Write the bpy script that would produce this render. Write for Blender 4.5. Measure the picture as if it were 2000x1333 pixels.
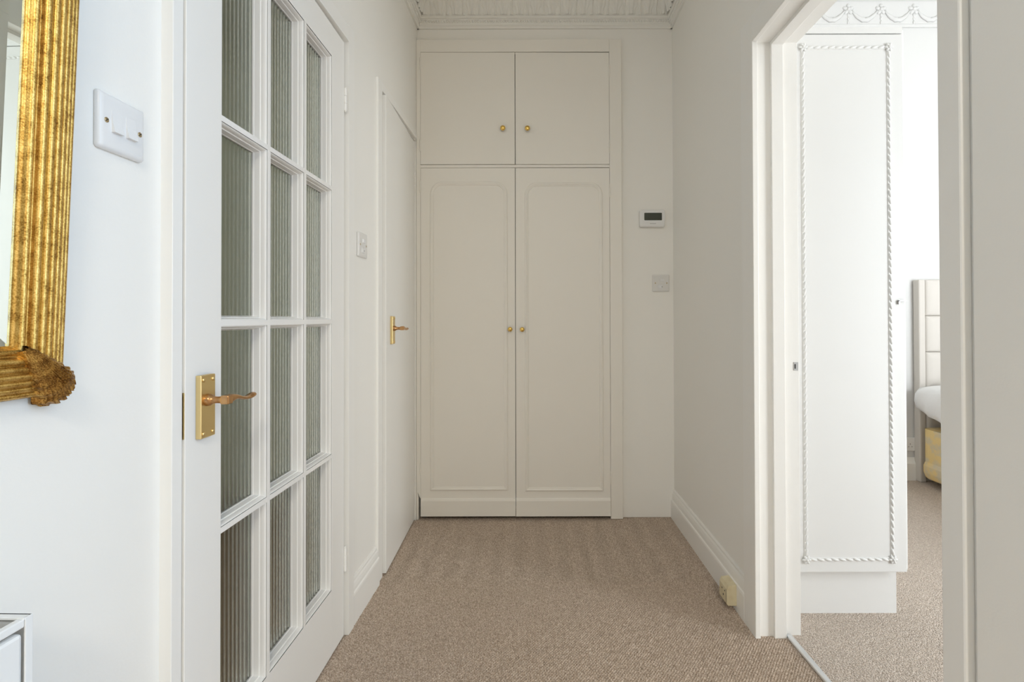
import bpy, bmesh, math, random
import numpy as np
from mathutils import Matrix, Vector, Euler

for o in list(bpy.data.objects):
    bpy.data.objects.remove(o)
SC = bpy.context.scene
COL = SC.collection
random.seed(7)
PI = math.pi

# ------------------------------------------------------------------ camera, world, light, exposure
cam_d = bpy.data.cameras.new('camera')
cam = bpy.data.objects.new('camera', cam_d)
COL.objects.link(cam)
cam_d.sensor_width = 36.0
cam_d.lens = 18.0
cam_d.clip_start = 0.02
cam_d.shift_x = -0.02
cam_d.shift_y = -0.026
CAM_H = 1.045
cam.matrix_world = (Matrix.Translation((0, 0, CAM_H)) @ Matrix.Rotation(PI / 2 + 0.0085, 4, 'X')
                    @ Matrix.Rotation(-0.0025, 4, 'Z'))
SC.camera = cam

SC.view_settings.view_transform = 'Standard'
SC.view_settings.look = 'None'
SC.view_settings.gamma = 1.0
SC.view_settings.use_curve_mapping = False
SC.view_settings.exposure = 0.0
SC.cycles.max_bounces = 14
SC.cycles.diffuse_bounces = 8
SC.cycles.transmission_bounces = 10
SC.cycles.sample_clamp_indirect = 6.0
SC.cycles.caustics_reflective = False
SC.cycles.caustics_refractive = False

world = bpy.data.worlds.new('World')
SC.world = world
world.use_nodes = True
bgn = world.node_tree.nodes['Background']
bgn.inputs[0].default_value = (0.72, 0.82, 1.0, 1)
bgn.inputs[1].default_value = 0.05


def area(name, loc, target, sx, sy, power, col):
    l = bpy.data.lights.new(name, 'AREA')
    l.shape = 'RECTANGLE'
    l.size, l.size_y = sx, sy
    l.energy = power
    l.color = col
    o = bpy.data.objects.new(name, l)
    COL.objects.link(o)
    o.location = loc
    d = Vector(target) - Vector(loc)
    o.rotation_euler = d.to_track_quat('-Z', 'Y').to_euler()
    o['kind'] = 'helper'
    return o


# daylight through the bedroom and lobby windows, plus added fills of no known source
area('bedroom_daylight', (4.06, 1.50, 1.50), (0.0, 1.50, 1.50), 1.4, 2.0, 9.0, (1.0, 0.88, 0.84))
area('bedroom_fill', (3.20, 0.24, 1.18), (3.20, 3.0, 1.18), 1.30, 2.1, 104.0, (0.91, 0.965, 1.0))  # added fill for the wardrobe and far hall, through an invented bay window
area('lobby_daylight', (1.36, 0.24, 1.55), (-1.0, 0.24, 1.55), 0.72, 1.8, 23.5, (0.46, 0.70, 1.0))
area('hall_back_fill', (0.05, -3.30, 1.35), (0.05, 3.0, 1.35), 1.5, 2.1, 1.5, (1.0, 0.9, 0.7))  # unseen fill along the hall; no front door is known there
area('lobby_fill', (0.4, -1.9, 2.70), (0.4, -1.9, 0.0), 0.6, 0.6, 51.0, (1.0, 0.94, 0.82))  # added behind the camera to brighten the hall end, no such lamp known
area('kitchen_fill', (-1.9, 0.26, 1.5), (-1.9, 3.0, 1.5), 1.6, 1.6, 13.0, (0.97, 1.0, 0.93))  # fill added inside the room to brighten what the reeded glass shows


# ------------------------------------------------------------------ materials
def mat(name, col, rough=0.5, metal=0.0, trans=0.0, ior=1.45, spec=None, bump=None, vary=None):
    m = bpy.data.materials.new(name)
    m.use_nodes = True
    nt = m.node_tree
    b = nt.nodes['Principled BSDF']
    b.inputs['Base Color'].default_value = (*col, 1)
    b.inputs['Roughness'].default_value = rough
    b.inputs['Metallic'].default_value = metal
    b.inputs['Transmission Weight'].default_value = trans
    b.inputs['IOR'].default_value = ior
    if spec is not None:
        b.inputs['Specular IOR Level'].default_value = spec
    tc = None
    if bump or vary:
        tc = nt.nodes.new('ShaderNodeTexCoord')
    if bump:
        sc, st, dist = bump
        n = nt.nodes.new('ShaderNodeTexNoise')
        n.inputs['Scale'].default_value = sc
        n.inputs['Detail'].default_value = 4
        nt.links.new(tc.outputs['Object'], n.inputs['Vector'])
        bp = nt.nodes.new('ShaderNodeBump')
        bp.inputs['Strength'].default_value = st
        bp.inputs['Distance'].default_value = dist
        nt.links.new(n.outputs['Fac'], bp.inputs['Height'])
        nt.links.new(bp.outputs['Normal'], b.inputs['Normal'])
    if vary:
        sc, c2, lo, hi = vary
        n = nt.nodes.new('ShaderNodeTexNoise')
        n.inputs['Scale'].default_value = sc
        n.inputs['Detail'].default_value = 5
        nt.links.new(tc.outputs['Object'], n.inputs['Vector'])
        r = nt.nodes.new('ShaderNodeValToRGB')
        r.color_ramp.elements[0].position = lo
        r.color_ramp.elements[0].color = (*col, 1)
        r.color_ramp.elements[1].position = hi
        r.color_ramp.elements[1].color = (*c2, 1)
        nt.links.new(n.outputs['Fac'], r.inputs['Fac'])
        nt.links.new(r.outputs['Color'], b.inputs['Base Color'])
    return m


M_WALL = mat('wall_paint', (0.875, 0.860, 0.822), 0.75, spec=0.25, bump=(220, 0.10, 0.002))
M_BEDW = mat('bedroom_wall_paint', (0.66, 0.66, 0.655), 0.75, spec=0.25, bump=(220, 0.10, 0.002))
M_CEIL = mat('ceiling_paint', (0.84, 0.83, 0.79), 0.8, spec=0.2, bump=(200, 0.1, 0.002))
M_TRIM = mat('trim_gloss', (0.875, 0.864, 0.835), 0.38, bump=(60, 0.05, 0.002))
M_CUPB = mat('cupboard_paint', (0.85, 0.822, 0.765), 0.45, bump=(45, 0.06, 0.002))
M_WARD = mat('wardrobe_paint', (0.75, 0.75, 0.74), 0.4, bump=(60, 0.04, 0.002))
M_PLAS = mat('white_plastic', (0.80, 0.80, 0.80), 0.22)
M_GREYP = mat('pale_plastic', (0.74, 0.73, 0.71), 0.3)
M_CREAM = mat('aged_cream_plastic', (0.72, 0.64, 0.44), 0.35, vary=(30, (0.62, 0.52, 0.32), 0.4, 0.75))
M_DARK = mat('dark_gap', (0.03, 0.025, 0.02), 0.8)
M_HOLE = mat('black_slot', (0.04, 0.035, 0.03), 0.6)
M_BRASS = mat('satin_brass', (0.83, 0.64, 0.31), 0.30, 1.0, bump=(300, 0.04, 0.0005))
M_BRASSD = mat('aged_brass', (0.60, 0.35, 0.16), 0.28, 1.0, vary=(60, (0.42, 0.22, 0.10), 0.45, 0.75))
M_KNOB = mat('polished_brass', (0.85, 0.58, 0.17), 0.16, 1.0)
M_STEEL = mat('steel', (0.62, 0.62, 0.62), 0.32, 1.0)
M_ALU = mat('aluminium_strip', (0.78, 0.80, 0.82), 0.34, 0.85)
M_SCREW = mat('brass_screw', (0.55, 0.45, 0.28), 0.35, 1.0)
M_MIRR = mat('mirror_glass', (0.78, 0.83, 0.79), 0.005, 1.0)
M_RAD = mat('radiator_enamel', (0.80, 0.81, 0.81), 0.28)
M_GRIL = mat('radiator_grille_grey', (0.55, 0.56, 0.56), 0.4)
M_LCD = mat('lcd_screen', (0.055, 0.062, 0.05), 0.18)
M_INK = mat('grey_print', (0.22, 0.22, 0.22), 0.5)
M_HEADB = mat('headboard_fabric', (0.60, 0.57, 0.53), 0.9, bump=(420, 0.25, 0.002))
M_LINEN = mat('white_bed_linen', (0.84, 0.84, 0.84), 0.8, bump=(9, 0.5, 0.02))
M_VAL = mat('yellow_damask', (0.80, 0.61, 0.28), 0.75, vary=(11, (0.66, 0.58, 0.42), 0.47, 0.58))
M_KWALL = mat('kitchen_wall', (0.45, 0.47, 0.38), 0.8)
M_KDARK = mat('kitchen_units', (0.30, 0.30, 0.25), 0.6)
M_WOOD = mat('kitchen_wood_floor', (0.26, 0.17, 0.10), 0.5, vary=(6, (0.18, 0.11, 0.06), 0.3, 0.7))
M_GLASS = mat('reeded_glass', (0.86, 0.90, 0.84), 0.12, trans=1.0, ior=1.5)


def gold_mat():
    m = mat('gilt_gesso', (0.70, 0.46, 0.13), 0.36, 0.9)
    nt = m.node_tree
    b = nt.nodes['Principled BSDF']
    tc = nt.nodes.new('ShaderNodeTexCoord')
    n1 = nt.nodes.new('ShaderNodeTexNoise')
    n1.inputs['Scale'].default_value = 520
    n1.inputs['Detail'].default_value = 6
    n2 = nt.nodes.new('ShaderNodeTexNoise')
    n2.inputs['Scale'].default_value = 70
    n2.inputs['Detail'].default_value = 3
    for n in (n1, n2):
        nt.links.new(tc.outputs['Object'], n.inputs['Vector'])
    r = nt.nodes.new('ShaderNodeValToRGB')
    e = r.color_ramp.elements
    e[0].position, e[0].color = 0.33, (0.22, 0.105, 0.02, 1)
    e[1].position, e[1].color = 0.62, (0.80, 0.56, 0.19, 1)
    mid = r.color_ramp.elements.new(0.47)
    mid.color = (0.58, 0.35, 0.085, 1)
    mx = nt.nodes.new('ShaderNodeMath')
    mx.operation = 'MULTIPLY_ADD'
    mx.inputs[1].default_value = 0.55
    ml = nt.nodes.new('ShaderNodeMath')
    ml.operation = 'MULTIPLY'
    ml.inputs[1].default_value = 0.45
    nt.links.new(n2.outputs['Fac'], ml.inputs[0])
    nt.links.new(n1.outputs['Fac'], mx.inputs[0])
    nt.links.new(ml.outputs[0], mx.inputs[2])
    nt.links.new(mx.outputs[0], r.inputs['Fac'])
    nt.links.new(r.outputs['Color'], b.inputs['Base Color'])
    bp = nt.nodes.new('ShaderNodeBump')
    bp.inputs['Strength'].default_value = 0.4
    bp.inputs['Distance'].default_value = 0.0006
    nt.links.new(n1.outputs['Fac'], bp.inputs['Height'])
    nt.links.new(bp.outputs['Normal'], b.inputs['Normal'])
    return m


M_GOLD = gold_mat()
M_GOLDD = gold_mat()
M_GOLDD.name = 'gilt_gesso_worn'
for e_, c_ in zip([n for n in M_GOLDD.node_tree.nodes if n.type == 'VALTORGB'][0].color_ramp.elements, ((0.055, 0.022, 0.006, 1), (0.28, 0.135, 0.032, 1), (0.66, 0.40, 0.11, 1))):
    e_.color = c_


def carpet_mat(name, cols, scale, bump):
    m = bpy.data.materials.new(name)
    m.use_nodes = True
    nt = m.node_tree
    b = nt.nodes['Principled BSDF']
    b.inputs['Roughness'].default_value = 0.95
    b.inputs['Specular IOR Level'].default_value = 0.1
    tc = nt.nodes.new('ShaderNodeTexCoord')
    n1 = nt.nodes.new('ShaderNodeTexNoise')
    n1.inputs['Scale'].default_value = scale
    n1.inputs['Detail'].default_value = 3
    nt.links.new(tc.outputs['Object'], n1.inputs['Vector'])
    r = nt.nodes.new('ShaderNodeValToRGB')
    e = r.color_ramp.elements
    e[0].position, e[0].color = 0.32, (*cols[0], 1)
    e[1].position, e[1].color = 0.68, (*cols[2], 1)
    mid = e.new(0.5)
    mid.color = (*cols[1], 1)
    nt.links.new(n1.outputs['Fac'], r.inputs['Fac'])
    nt.links.new(r.outputs['Color'], b.inputs['Base Color'])
    if bump:
        n2 = nt.nodes.new('ShaderNodeTexVoronoi')
        n2.inputs['Scale'].default_value = bump
        nt.links.new(tc.outputs['Object'], n2.inputs['Vector'])
        bp = nt.nodes.new('ShaderNodeBump')
        bp.invert = True
        bp.inputs['Strength'].default_value = 0.9
        bp.inputs['Distance'].default_value = 0.006
        nt.links.new(n2.outputs['Distance'], bp.inputs['Height'])
        nt.links.new(bp.outputs['Normal'], b.inputs['Normal'])
    return m


M_LOOP = carpet_mat('loop_pile_carpet', ((0.32, 0.246, 0.186), (0.505, 0.41, 0.33), (0.72, 0.61, 0.52)), 230, None)
M_TWIST = carpet_mat('twist_pile_carpet', ((0.47, 0.39, 0.325), (0.62, 0.53, 0.455), (0.78, 0.69, 0.61)), 260, 210)


# ------------------------------------------------------------------ mesh helpers
class MB:
    def __init__(s):
        s.v, s.f, s.sm = [], [], []

    def add(s, verts, faces, smooth=False):
        k = len(s.v)
        s.v.extend([tuple(p) for p in verts])
        for f in faces:
            s.f.append(tuple(i + k for i in f))
            s.sm.append(smooth)
        return s

    def box(s, x0, x1, y0, y1, z0, z1, c=0.0):
        """box; c chamfers every edge"""
        if c <= 0:
            v = [(x0, y0, z0), (x1, y0, z0), (x1, y1, z0), (x0, y1, z0), (x0, y0, z1), (x1, y0, z1), (x1, y1, z1), (x0, y1, z1)]
            return s.add(v, [(0, 3, 2, 1), (4, 5, 6, 7), (0, 1, 5, 4), (1, 2, 6, 5), (2, 3, 7, 6), (3, 0, 4, 7)])
        bm = bmesh.new()
        r = bmesh.ops.create_cube(bm, size=1.0)
        for p in bm.verts:
            p.co = Vector(((x0 + x1) / 2 + p.co.x * (x1 - x0), (y0 + y1) / 2 + p.co.y * (y1 - y0), (z0 + z1) / 2 + p.co.z * (z1 - z0)))
        bmesh.ops.bevel(bm, geom=bm.edges[:], offset=c, segments=2, profile=0.5, affect='EDGES')
        bm.verts.index_update()
        s.add([p.co[:] for p in bm.verts], [[q.index for q in f.verts] for f in bm.faces])
        bm.free()
        return s

    def prism(s, poly, fn, a, b, smooth=False):
        """extrude closed polygon (u,w) between a and b; fn(u,w,t)->xyz"""
        n = len(poly)
        v = [fn(u, w, a) for u, w in poly] + [fn(u, w, b) for u, w in poly]
        f = [tuple(range(n)), tuple(range(2 * n - 1, n - 1, -1))]
        s.add(v, f)
        k = len(s.v) - 2 * n
        for i in range(n):
            j = (i + 1) % n
            s.f.append((k + i, k + n + i, k + n + j, k + j))
            s.sm.append(smooth)
        return s

    def lathe(s, prof, fn, n=24, smooth=True):
        """prof list of (r, h); fn(x,y,h)->xyz"""
        k = []
        for r, h in prof:
            k += [fn(r * math.cos(2 * PI * i / n), r * math.sin(2 * PI * i / n), h) for i in range(n)]
        f = []
        for a in range(len(prof) - 1):
            for i in range(n):
                j = (i + 1) % n
                f.append((a * n + i, a * n + j, (a + 1) * n + j, (a + 1) * n + i))
        f.append(tuple(range(n - 1, -1, -1)))
        f.append(tuple((len(prof) - 1) * n + i for i in range(n)))
        return s.add(k, f, smooth)

    def loft(s, rings, smooth=True, caps=True, closed=True):
        n = len(rings[0])
        v = [p for r in rings for p in r]
        f = []
        for a in range(len(rings) - 1):
            for i in range(n if closed else n - 1):
                j = (i + 1) % n
                f.append((a * n + i, a * n + j, (a + 1) * n + j, (a + 1) * n + i))
        if caps:
            f.append(tuple(range(n - 1, -1, -1)))
            f.append(tuple((len(rings) - 1) * n + i for i in range(n)))
        return s.add(v, f, smooth)

    def ring(s, path, prof, fn, smooth=False):
        """sweep prof [(offset inward, height)] around closed 2D path; fn(u,w,h)->xyz"""
        n = len(path)
        rows = []
        for i in range(n):
            p0, p1, p2 = Vector(path[i - 1]), Vector(path[i]), Vector(path[(i + 1) % n])
            d1, d2 = (p1 - p0).normalized(), (p2 - p1).normalized()
            n1, n2 = Vector((-d1.y, d1.x)), Vector((-d2.y, d2.x))
            m = (n1 + n2)
            m = m / max(1e-6, m.length_squared) * 2
            rows.append([fn(p1.x + m.x * o, p1.y + m.y * o, h) for o, h in prof])
        k = len(prof)
        v = [p for r in rows for p in r]
        f = []
        for i in range(n):
            j = (i + 1) % n
            for q in range(k - 1):
                f.append((i * k + q, i * k + q + 1, j * k + q + 1, j * k + q))
        return s.add(v, f, smooth)

    def grid(s, nx, ny, fn, smooth=True):
        v = [fn(i / (nx - 1), j / (ny - 1)) for j in range(ny) for i in range(nx)]
        f = [(j * nx + i, j * nx + i + 1, (j + 1) * nx + i + 1, (j + 1) * nx + i) for j in range(ny - 1) for i in range(nx - 1)]
        return s.add(v, f, smooth)

    def mesh(s, name, weld=False):
        me = bpy.data.meshes.new(name)
        me.from_pydata(s.v, [], s.f)
        me.polygons.foreach_set('use_smooth', s.sm)
        me.update()
        bm = bmesh.new()
        bm.from_mesh(me)
        if weld:
            bmesh.ops.remove_doubles(bm, verts=bm.verts[:], dist=1e-5)
        bmesh.ops.recalc_face_normals(bm, faces=bm.faces[:])
        bm.to_mesh(me)
        bm.free()
        return me


def link(o, parent=None, M=None):
    COL.objects.link(o)
    if parent is not None:
        o.parent = parent
    if M is not None:
        o.matrix_local = M
    return o


def obj(name, mb, m, parent=None, M=None, label=None, cat=None, kind=None, group=None):
    me = mb if isinstance(mb, bpy.types.Mesh) else mb.mesh(name)
    if not me.materials:
        me.materials.append(m)
    o = bpy.data.objects.new(name, me)
    link(o, parent, M)
    for k, v in (('label', label), ('category', cat), ('kind', kind), ('group', group)):
        if v:
            o[k] = v
    return o


def thing(name, M, label, cat, kind=None, group=None):
    o = bpy.data.objects.new(name, None)
    o.empty_display_size = 0.05
    link(o, None, M)
    o['label'] = label
    o['category'] = cat
    if kind:
        o['kind'] = kind
    if group:
        o['group'] = group
    return o


def T(x, y, z):
    return Matrix.Translation((x, y, z))


def rrect(w, h, r, n=5):
    pts = []
    for cx, cy, a0 in ((w / 2 - r, h / 2 - r, 0), (-w / 2 + r, h / 2 - r, PI / 2), (-w / 2 + r, -h / 2 + r, PI), (w / 2 - r, -h / 2 + r, 1.5 * PI)):
        for i in range(n + 1):
            a = a0 + PI / 2 * i / n
            pts.append((cx + r * math.cos(a), cy + r * math.sin(a)))
    return pts


def slab(mb, w, h, r, levels, fn, smooth=False):
    """stacked rounded rectangles [(inset, height)] closed at the ends"""
    rings = [[fn(u, v, t) for u, v in rrect(w - 2 * i, h - 2 * i, max(0.0004, r - i * 0.5))] for i, t in levels]
    return mb.loft(rings, smooth=smooth)


ST = 'structure'
# left wall frame: x out of the wall into the hall, y along the hall, z up (the wall runs slightly out of parallel)
LW = T(-0.6748, 0, 0) @ Matrix.Rotation(-0.0255, 4, 'Z')


def lw(x, y, z):
    return LW @ T(x, y, z)


# ------------------------------------------------------------------ room shell
# carpet of the hall: real loop relief where the photo shows it
def loop_floor(x0, x1, y0, y1, st, seed):
    nx, ny = int((x1 - x0) / st), int((y1 - y0) / st)
    X, Y = np.meshgrid(np.linspace(x0, x1, nx), np.linspace(y0, y1, ny))
    rng = np.random.RandomState(seed)

    def smooth(n, amp):
        g = rng.rand(int(n * (y1 - y0)) + 3, int(n * (x1 - x0)) + 3) - 0.5
        gx = (X - x0) * n
        gy = (Y - y0) * n
        i, j = gx.astype(int), gy.astype(int)
        u, w = gx - i, gy - j
        u, w = u * u * (3 - 2 * u), w * w * (3 - 2 * w)
        return amp * ((g[j, i] * (1 - u) + g[j, i + 1] * u) * (1 - w) + (g[j + 1, i] * (1 - u) + g[j + 1, i + 1] * u) * w)

    wx, wy = X + smooth(80, 0.0014), Y + smooth(80, 0.0020)
    u2 = wx / 0.0045
    v2 = wy / 0.0125 + 0.5 * np.mod(np.floor(u2 + 0.5), 2)
    hole = (np.cos(PI * u2) ** 2 * np.cos(PI * v2) ** 2) ** 0.8
    Z = -0.0074 * hole * (1 + smooth(130, 0.9)) + smooth(120, 0.0012) - 0.0004
    me = bpy.data.meshes.new('floor')
    nv = nx * ny
    co = np.stack([X, Y, Z], -1).reshape(-1, 3).astype(np.float32)
    me.vertices.add(nv)
    me.vertices.foreach_set('co', co.ravel())
    idx = np.arange(nv).reshape(ny, nx)
    q = np.stack([idx[:-1, :-1], idx[:-1, 1:], idx[1:, 1:], idx[1:, :-1]], -1).reshape(-1, 4)
    nf = len(q)
    me.loops.add(nf * 4)
    me.loops.foreach_set('vertex_index', q.ravel().astype(np.int32))
    me.polygons.add(nf)
    me.polygons.foreach_set('loop_start', (np.arange(nf) * 4).astype(np.int32))
    me.polygons.foreach_set('use_smooth', np.ones(nf, bool))
    me.update(calc_edges=True)
    return me


hall_floor = obj('floor', loop_floor(-0.66, 0.838, 1.30, 2.056, 0.0015, 3), M_LOOP, label='beige brown loop pile carpet on the hall floor', cat='floor', kind=ST)
obj('carpet', loop_floor(-0.66, 0.838, 2.05, 2.74, 0.0023, 5), M_LOOP, hall_floor)
obj('carpet', MB().box(-0.95, 0.838, -3.5, 1.30, -0.05, -0.002).box(0.838, 1.5, -3.5, 0.70, -0.05, -0.001)
    .box(-0.95, 0.838, 1.30, 2.9, -0.05, -0.013), M_LOOP, hall_floor)
obj('floor', MB().box(1.51, 4.2, 0.10, 0.70, -0.05, 0.002).box(0.848, 4.2, 0.70, 3.45, -0.05, 0.002), M_TWIST, label='pale beige twist pile carpet on the bedroom floor', cat='floor', kind=ST)
obj('floor', MB().box(-3.3, -0.85, 0.1, 3.1, -0.05, 0.0), M_WOOD, label='brown wood floor seen blurred through the reeded glass', cat='floor', kind=ST)

# left wall with its two door openings
D1A, D1B, D1T = 0.9045, 1.716, 1.985     # glazed door opening in the wall
D2A, D2B, D2T = 2.075, 2.70, 1.985       # plain door opening
w = MB()
for a, b, z0, z1 in ((-3.5, D1A, 0, 2.9), (D1A, D1B, D1T, 2.9), (D1B, D2A, 0, 2.9), (D2A, D2B, D2T, 2.9), (D2B, 2.80, 0, 2.9)):
    w.box(-0.13, 0, a, b, z0, z1)
obj('wall_left', w, M_WALL, None, LW, 'white painted wall on the left with two doors in it', 'wall', ST)
# end wall around the cupboard
CX0, CX1 = -0.607, 0.469
obj('wall_end', MB().box(CX1, 0.86, 2.70, 2.82, 0, 2.9).box(-0.70, CX1, 2.70, 2.82, 2.513, 2.9), M_WALL, None, None,
    'off white end wall beside and above the cupboard', 'wall', ST)
# right wall with the bedroom doorway
RX = 0.7436
RN, RF, RT = 0.904, 1.706, 1.972
obj('wall_right', MB().box(0.7270, RX, 0.66, 0.8440, 0, 3.3, 0.0015).box(RX, 0.875, 0.66, RN, 0, 3.3).box(RX, 0.875, RN, RF, RT, 3.3).box(RX, 0.875, RF, 2.80, 0, 3.3),
    M_WALL, None, None, 'white painted wall on the right with the bedroom doorway', 'wall', ST)
obj('ceiling', MB().box(-0.95, 0.80, -3.55, 2.9, 2.80, 2.9).box(0.80, 1.5, -3.55, 0.66, 2.80, 2.9), M_CEIL, None, None,
    'white ceiling of the hall', 'ceiling', ST)
obj('wall_back', MB().box(-0.95, -0.72, -3.5, -3.4, 0, 2.85).box(0.82, 1.5, -3.5, -3.4, 0, 2.85).box(-0.72, 0.82, -3.5, -3.4, 2.42, 2.85), M_WALL, None, None, 'white wall behind the camera', 'wall', ST)
w = MB()
for y0, y1, z0, z1 in ((-3.4, -0.15, 0, 2.85), (0.63, 0.66, 0, 2.85), (-0.15, 0.63, 0, 0.62), (-0.15, 0.63, 2.48, 2.85)):
    w.box(1.40, 1.50, y0, y1, z0, z1)
obj('wall_lobby', w, M_WALL, None, None, 'white lobby wall with a window out of view', 'wall', ST)
wn = MB()
for y0, y1, z0, z1 in ((-0.15, -0.10, 0.62, 2.48), (0.58, 0.63, 0.62, 2.48), (-0.15, 0.63, 0.62, 0.67), (-0.15, 0.63, 2.43, 2.48)):
    wn.box(1.43, 1.48, y0, y1, z0, z1)
obj('window_1', wn, M_TRIM, None, None, 'white window frame in the lobby wall', 'window', ST)
wn = MB()
for x0, x1, z0, z1 in ((-0.72, -0.66, 0, 2.42), (0.76, 0.82, 0, 2.42), (-0.72, 0.82, 2.36, 2.42), (-0.72, 0.82, 0.0, 0.22), (0.03, 0.08, 0, 2.42)):
    wn.box(x0, x1, -3.46, -3.40, z0, z1)
obj('added_window_3', wn, M_TRIM, None, None, 'white door frame added around the fill light behind the camera', 'window', ST)  # frame invented to go with the fill at the hall's back
# bedroom shell
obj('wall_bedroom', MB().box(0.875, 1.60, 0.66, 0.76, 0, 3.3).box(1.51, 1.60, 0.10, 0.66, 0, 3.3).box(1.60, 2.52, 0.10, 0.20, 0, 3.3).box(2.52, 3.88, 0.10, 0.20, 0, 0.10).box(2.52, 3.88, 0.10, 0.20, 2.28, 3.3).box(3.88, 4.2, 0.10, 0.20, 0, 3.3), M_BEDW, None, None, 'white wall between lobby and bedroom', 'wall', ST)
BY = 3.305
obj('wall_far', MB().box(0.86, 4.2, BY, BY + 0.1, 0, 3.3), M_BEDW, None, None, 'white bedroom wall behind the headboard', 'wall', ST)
w = MB()
for y0, y1, z0, z1 in ((0.10, 0.78, 0, 3.3), (2.22, 3.335, 0, 3.3), (0.78, 2.22, 0, 0.48), (0.78, 2.22, 2.52, 3.3)):
    w.box(4.10, 4.22, y0, y1, z0, z1)
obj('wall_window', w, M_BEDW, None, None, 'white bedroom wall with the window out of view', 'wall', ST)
wn = MB()
for y0, y1, z0, z1 in ((0.78, 0.83, 0.48, 2.52), (2.17, 2.22, 0.48, 2.52), (0.78, 2.22, 0.48, 0.53), (0.78, 2.22, 2.47, 2.52), (1.48, 1.52, 0.48, 2.52)):
    wn.box(4.13, 4.18, y0, y1, z0, z1)
obj('window_2', wn, M_TRIM, None, None, 'white window frame in the bedroom wall', 'window', ST)
obj('ceiling', MB().box(0.80, 1.55, 0.66, 3.45, 3.28, 3.36).box(1.51, 4.25, 0.08, 3.45, 3.28, 3.36), M_CEIL, None, None, 'white ceiling of the bedroom', 'ceiling', ST)
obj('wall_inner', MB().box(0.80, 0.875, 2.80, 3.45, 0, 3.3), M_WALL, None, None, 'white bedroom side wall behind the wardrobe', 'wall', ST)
wn = MB()
for x0, x1, z0, z1 in ((2.52, 2.57, 0.10, 2.28), (3.83, 3.88, 0.10, 2.28), (2.52, 3.88, 0.10, 0.15), (2.52, 3.88, 2.23, 2.28), (3.18, 3.22, 0.10, 2.28)):
    wn.box(x0, x1, 0.13, 0.18, z0, z1)
obj('added_window_4', wn, M_TRIM, None, None, 'white window frame added around the bedroom fill light, out of view', 'window', ST)  # invented opening for the added bedroom fill
# room behind the glazed door
obj('wall_kitchen', MB().box(-3.3, -3.2, 0.1, 3.1, 0, 2.7).box(-3.3, -0.82, 3.0, 3.1, 0, 2.7).box(-3.3, -0.86, 0.1, 0.2, 0, 2.7),
    M_KWALL, None, None, 'grey green walls of the room behind the reeded glass', 'wall', ST)
obj('ceiling', MB().box(-3.3, -0.84, 0.1, 3.1, 2.6, 2.7), M_KWALL, None, None, 'ceiling of the room behind the reeded glass', 'ceiling', ST)


# ------------------------------------------------------------------ skirtings
def skirt(name, M, a, b, label, parent=None):
    """profile (out, z) swept along y from a to b"""
    prof = [(0, -0.004), (0.0185, -0.004), (0.0185, 0.098), (0.017, 0.104), (0.0135, 0.108), (0.0125, 0.118), (0.010, 0.128),
            (0.0065, 0.134), (0.0065, 0.140), (0.003, 0.147), (0, 0.147)]
    mb = MB().prism(prof, lambda u, wv, t: (u, t, wv), a, b)
    return obj(name, mb, M_TRIM, parent, M, label, 'skirting board', ST)


skirt('baseboard_left', LW, 1.757, 2.028, 'white moulded skirting board between the two left doors')
skirt('baseboard_left', LW, -1.6, 0.884, 'white moulded skirting board under the radiator')
MR = T(RX, 0, 0) @ Matrix.Scale(-1, 4, (1, 0, 0))
mb = MB().prism([(0, -0.004), (0.0185, -0.004), (0.0185, 0.085), (0.017, 0.092), (0.0135, 0.096), (0.0125, 0.112), (0.010, 0.126),
                 (0.0065, 0.134), (0.0065, 0.140), (0.003, 0.147), (0, 0.147)], lambda u, wv, t: (RX - u, t, wv), 1.770, 2.70)
obj('baseboard_right', mb, M_TRIM, None, None, 'white moulded skirting board running to the end wall on the right', 'skirting board', ST)
mb = MB().prism([(0, -0.004), (0.0185, -0.004), (0.0185, 0.098), (0.010, 0.128), (0.003, 0.147), (0, 0.147)],
                lambda u, wv, t: (0.7270 - u, t, wv), 0.68, 0.843)
obj('baseboard_right', mb, M_TRIM, None, None, 'white skirting board on the near right wall', 'skirting board', ST)
mb = MB().prism([(0, 0.002), (0.0185, 0.002), (0.0185, 0.11), (0.008, 0.13), (0.003, 0.147), (0, 0.147)],
                lambda u, wv, t: (t, BY - u, wv), 0.88, 4.1)
obj('baseboard_far', mb, M_TRIM, None, None, 'white skirting board of the bedroom beside the headboard', 'skirting board', ST)


# ------------------------------------------------------------------ cornices
def cove_pt(t):
    """point of the cove: (projection, z), t 0 at the foot and 1 at the ceiling"""
    a = t * PI / 2
    return 0.030 + 0.145 * (1 - math.cos(a)), 2.632 + 0.150 * math.sin(a)


CPROF = [(-0.004, 2.579), (0.010, 2.579), (0.011, 2.590), (0.0155, 2.592), (0.017, 2.596), (0.0155, 2.600), (0.0165, 2.603), (0.019, 2.624), (0.026, 2.626),
         (0.029, 2.629)] + [cove_pt(i / 12) for i in range(13)] + [(0.185, 2.788), (0.185, 2.81), (-0.004, 2.81)]


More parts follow.
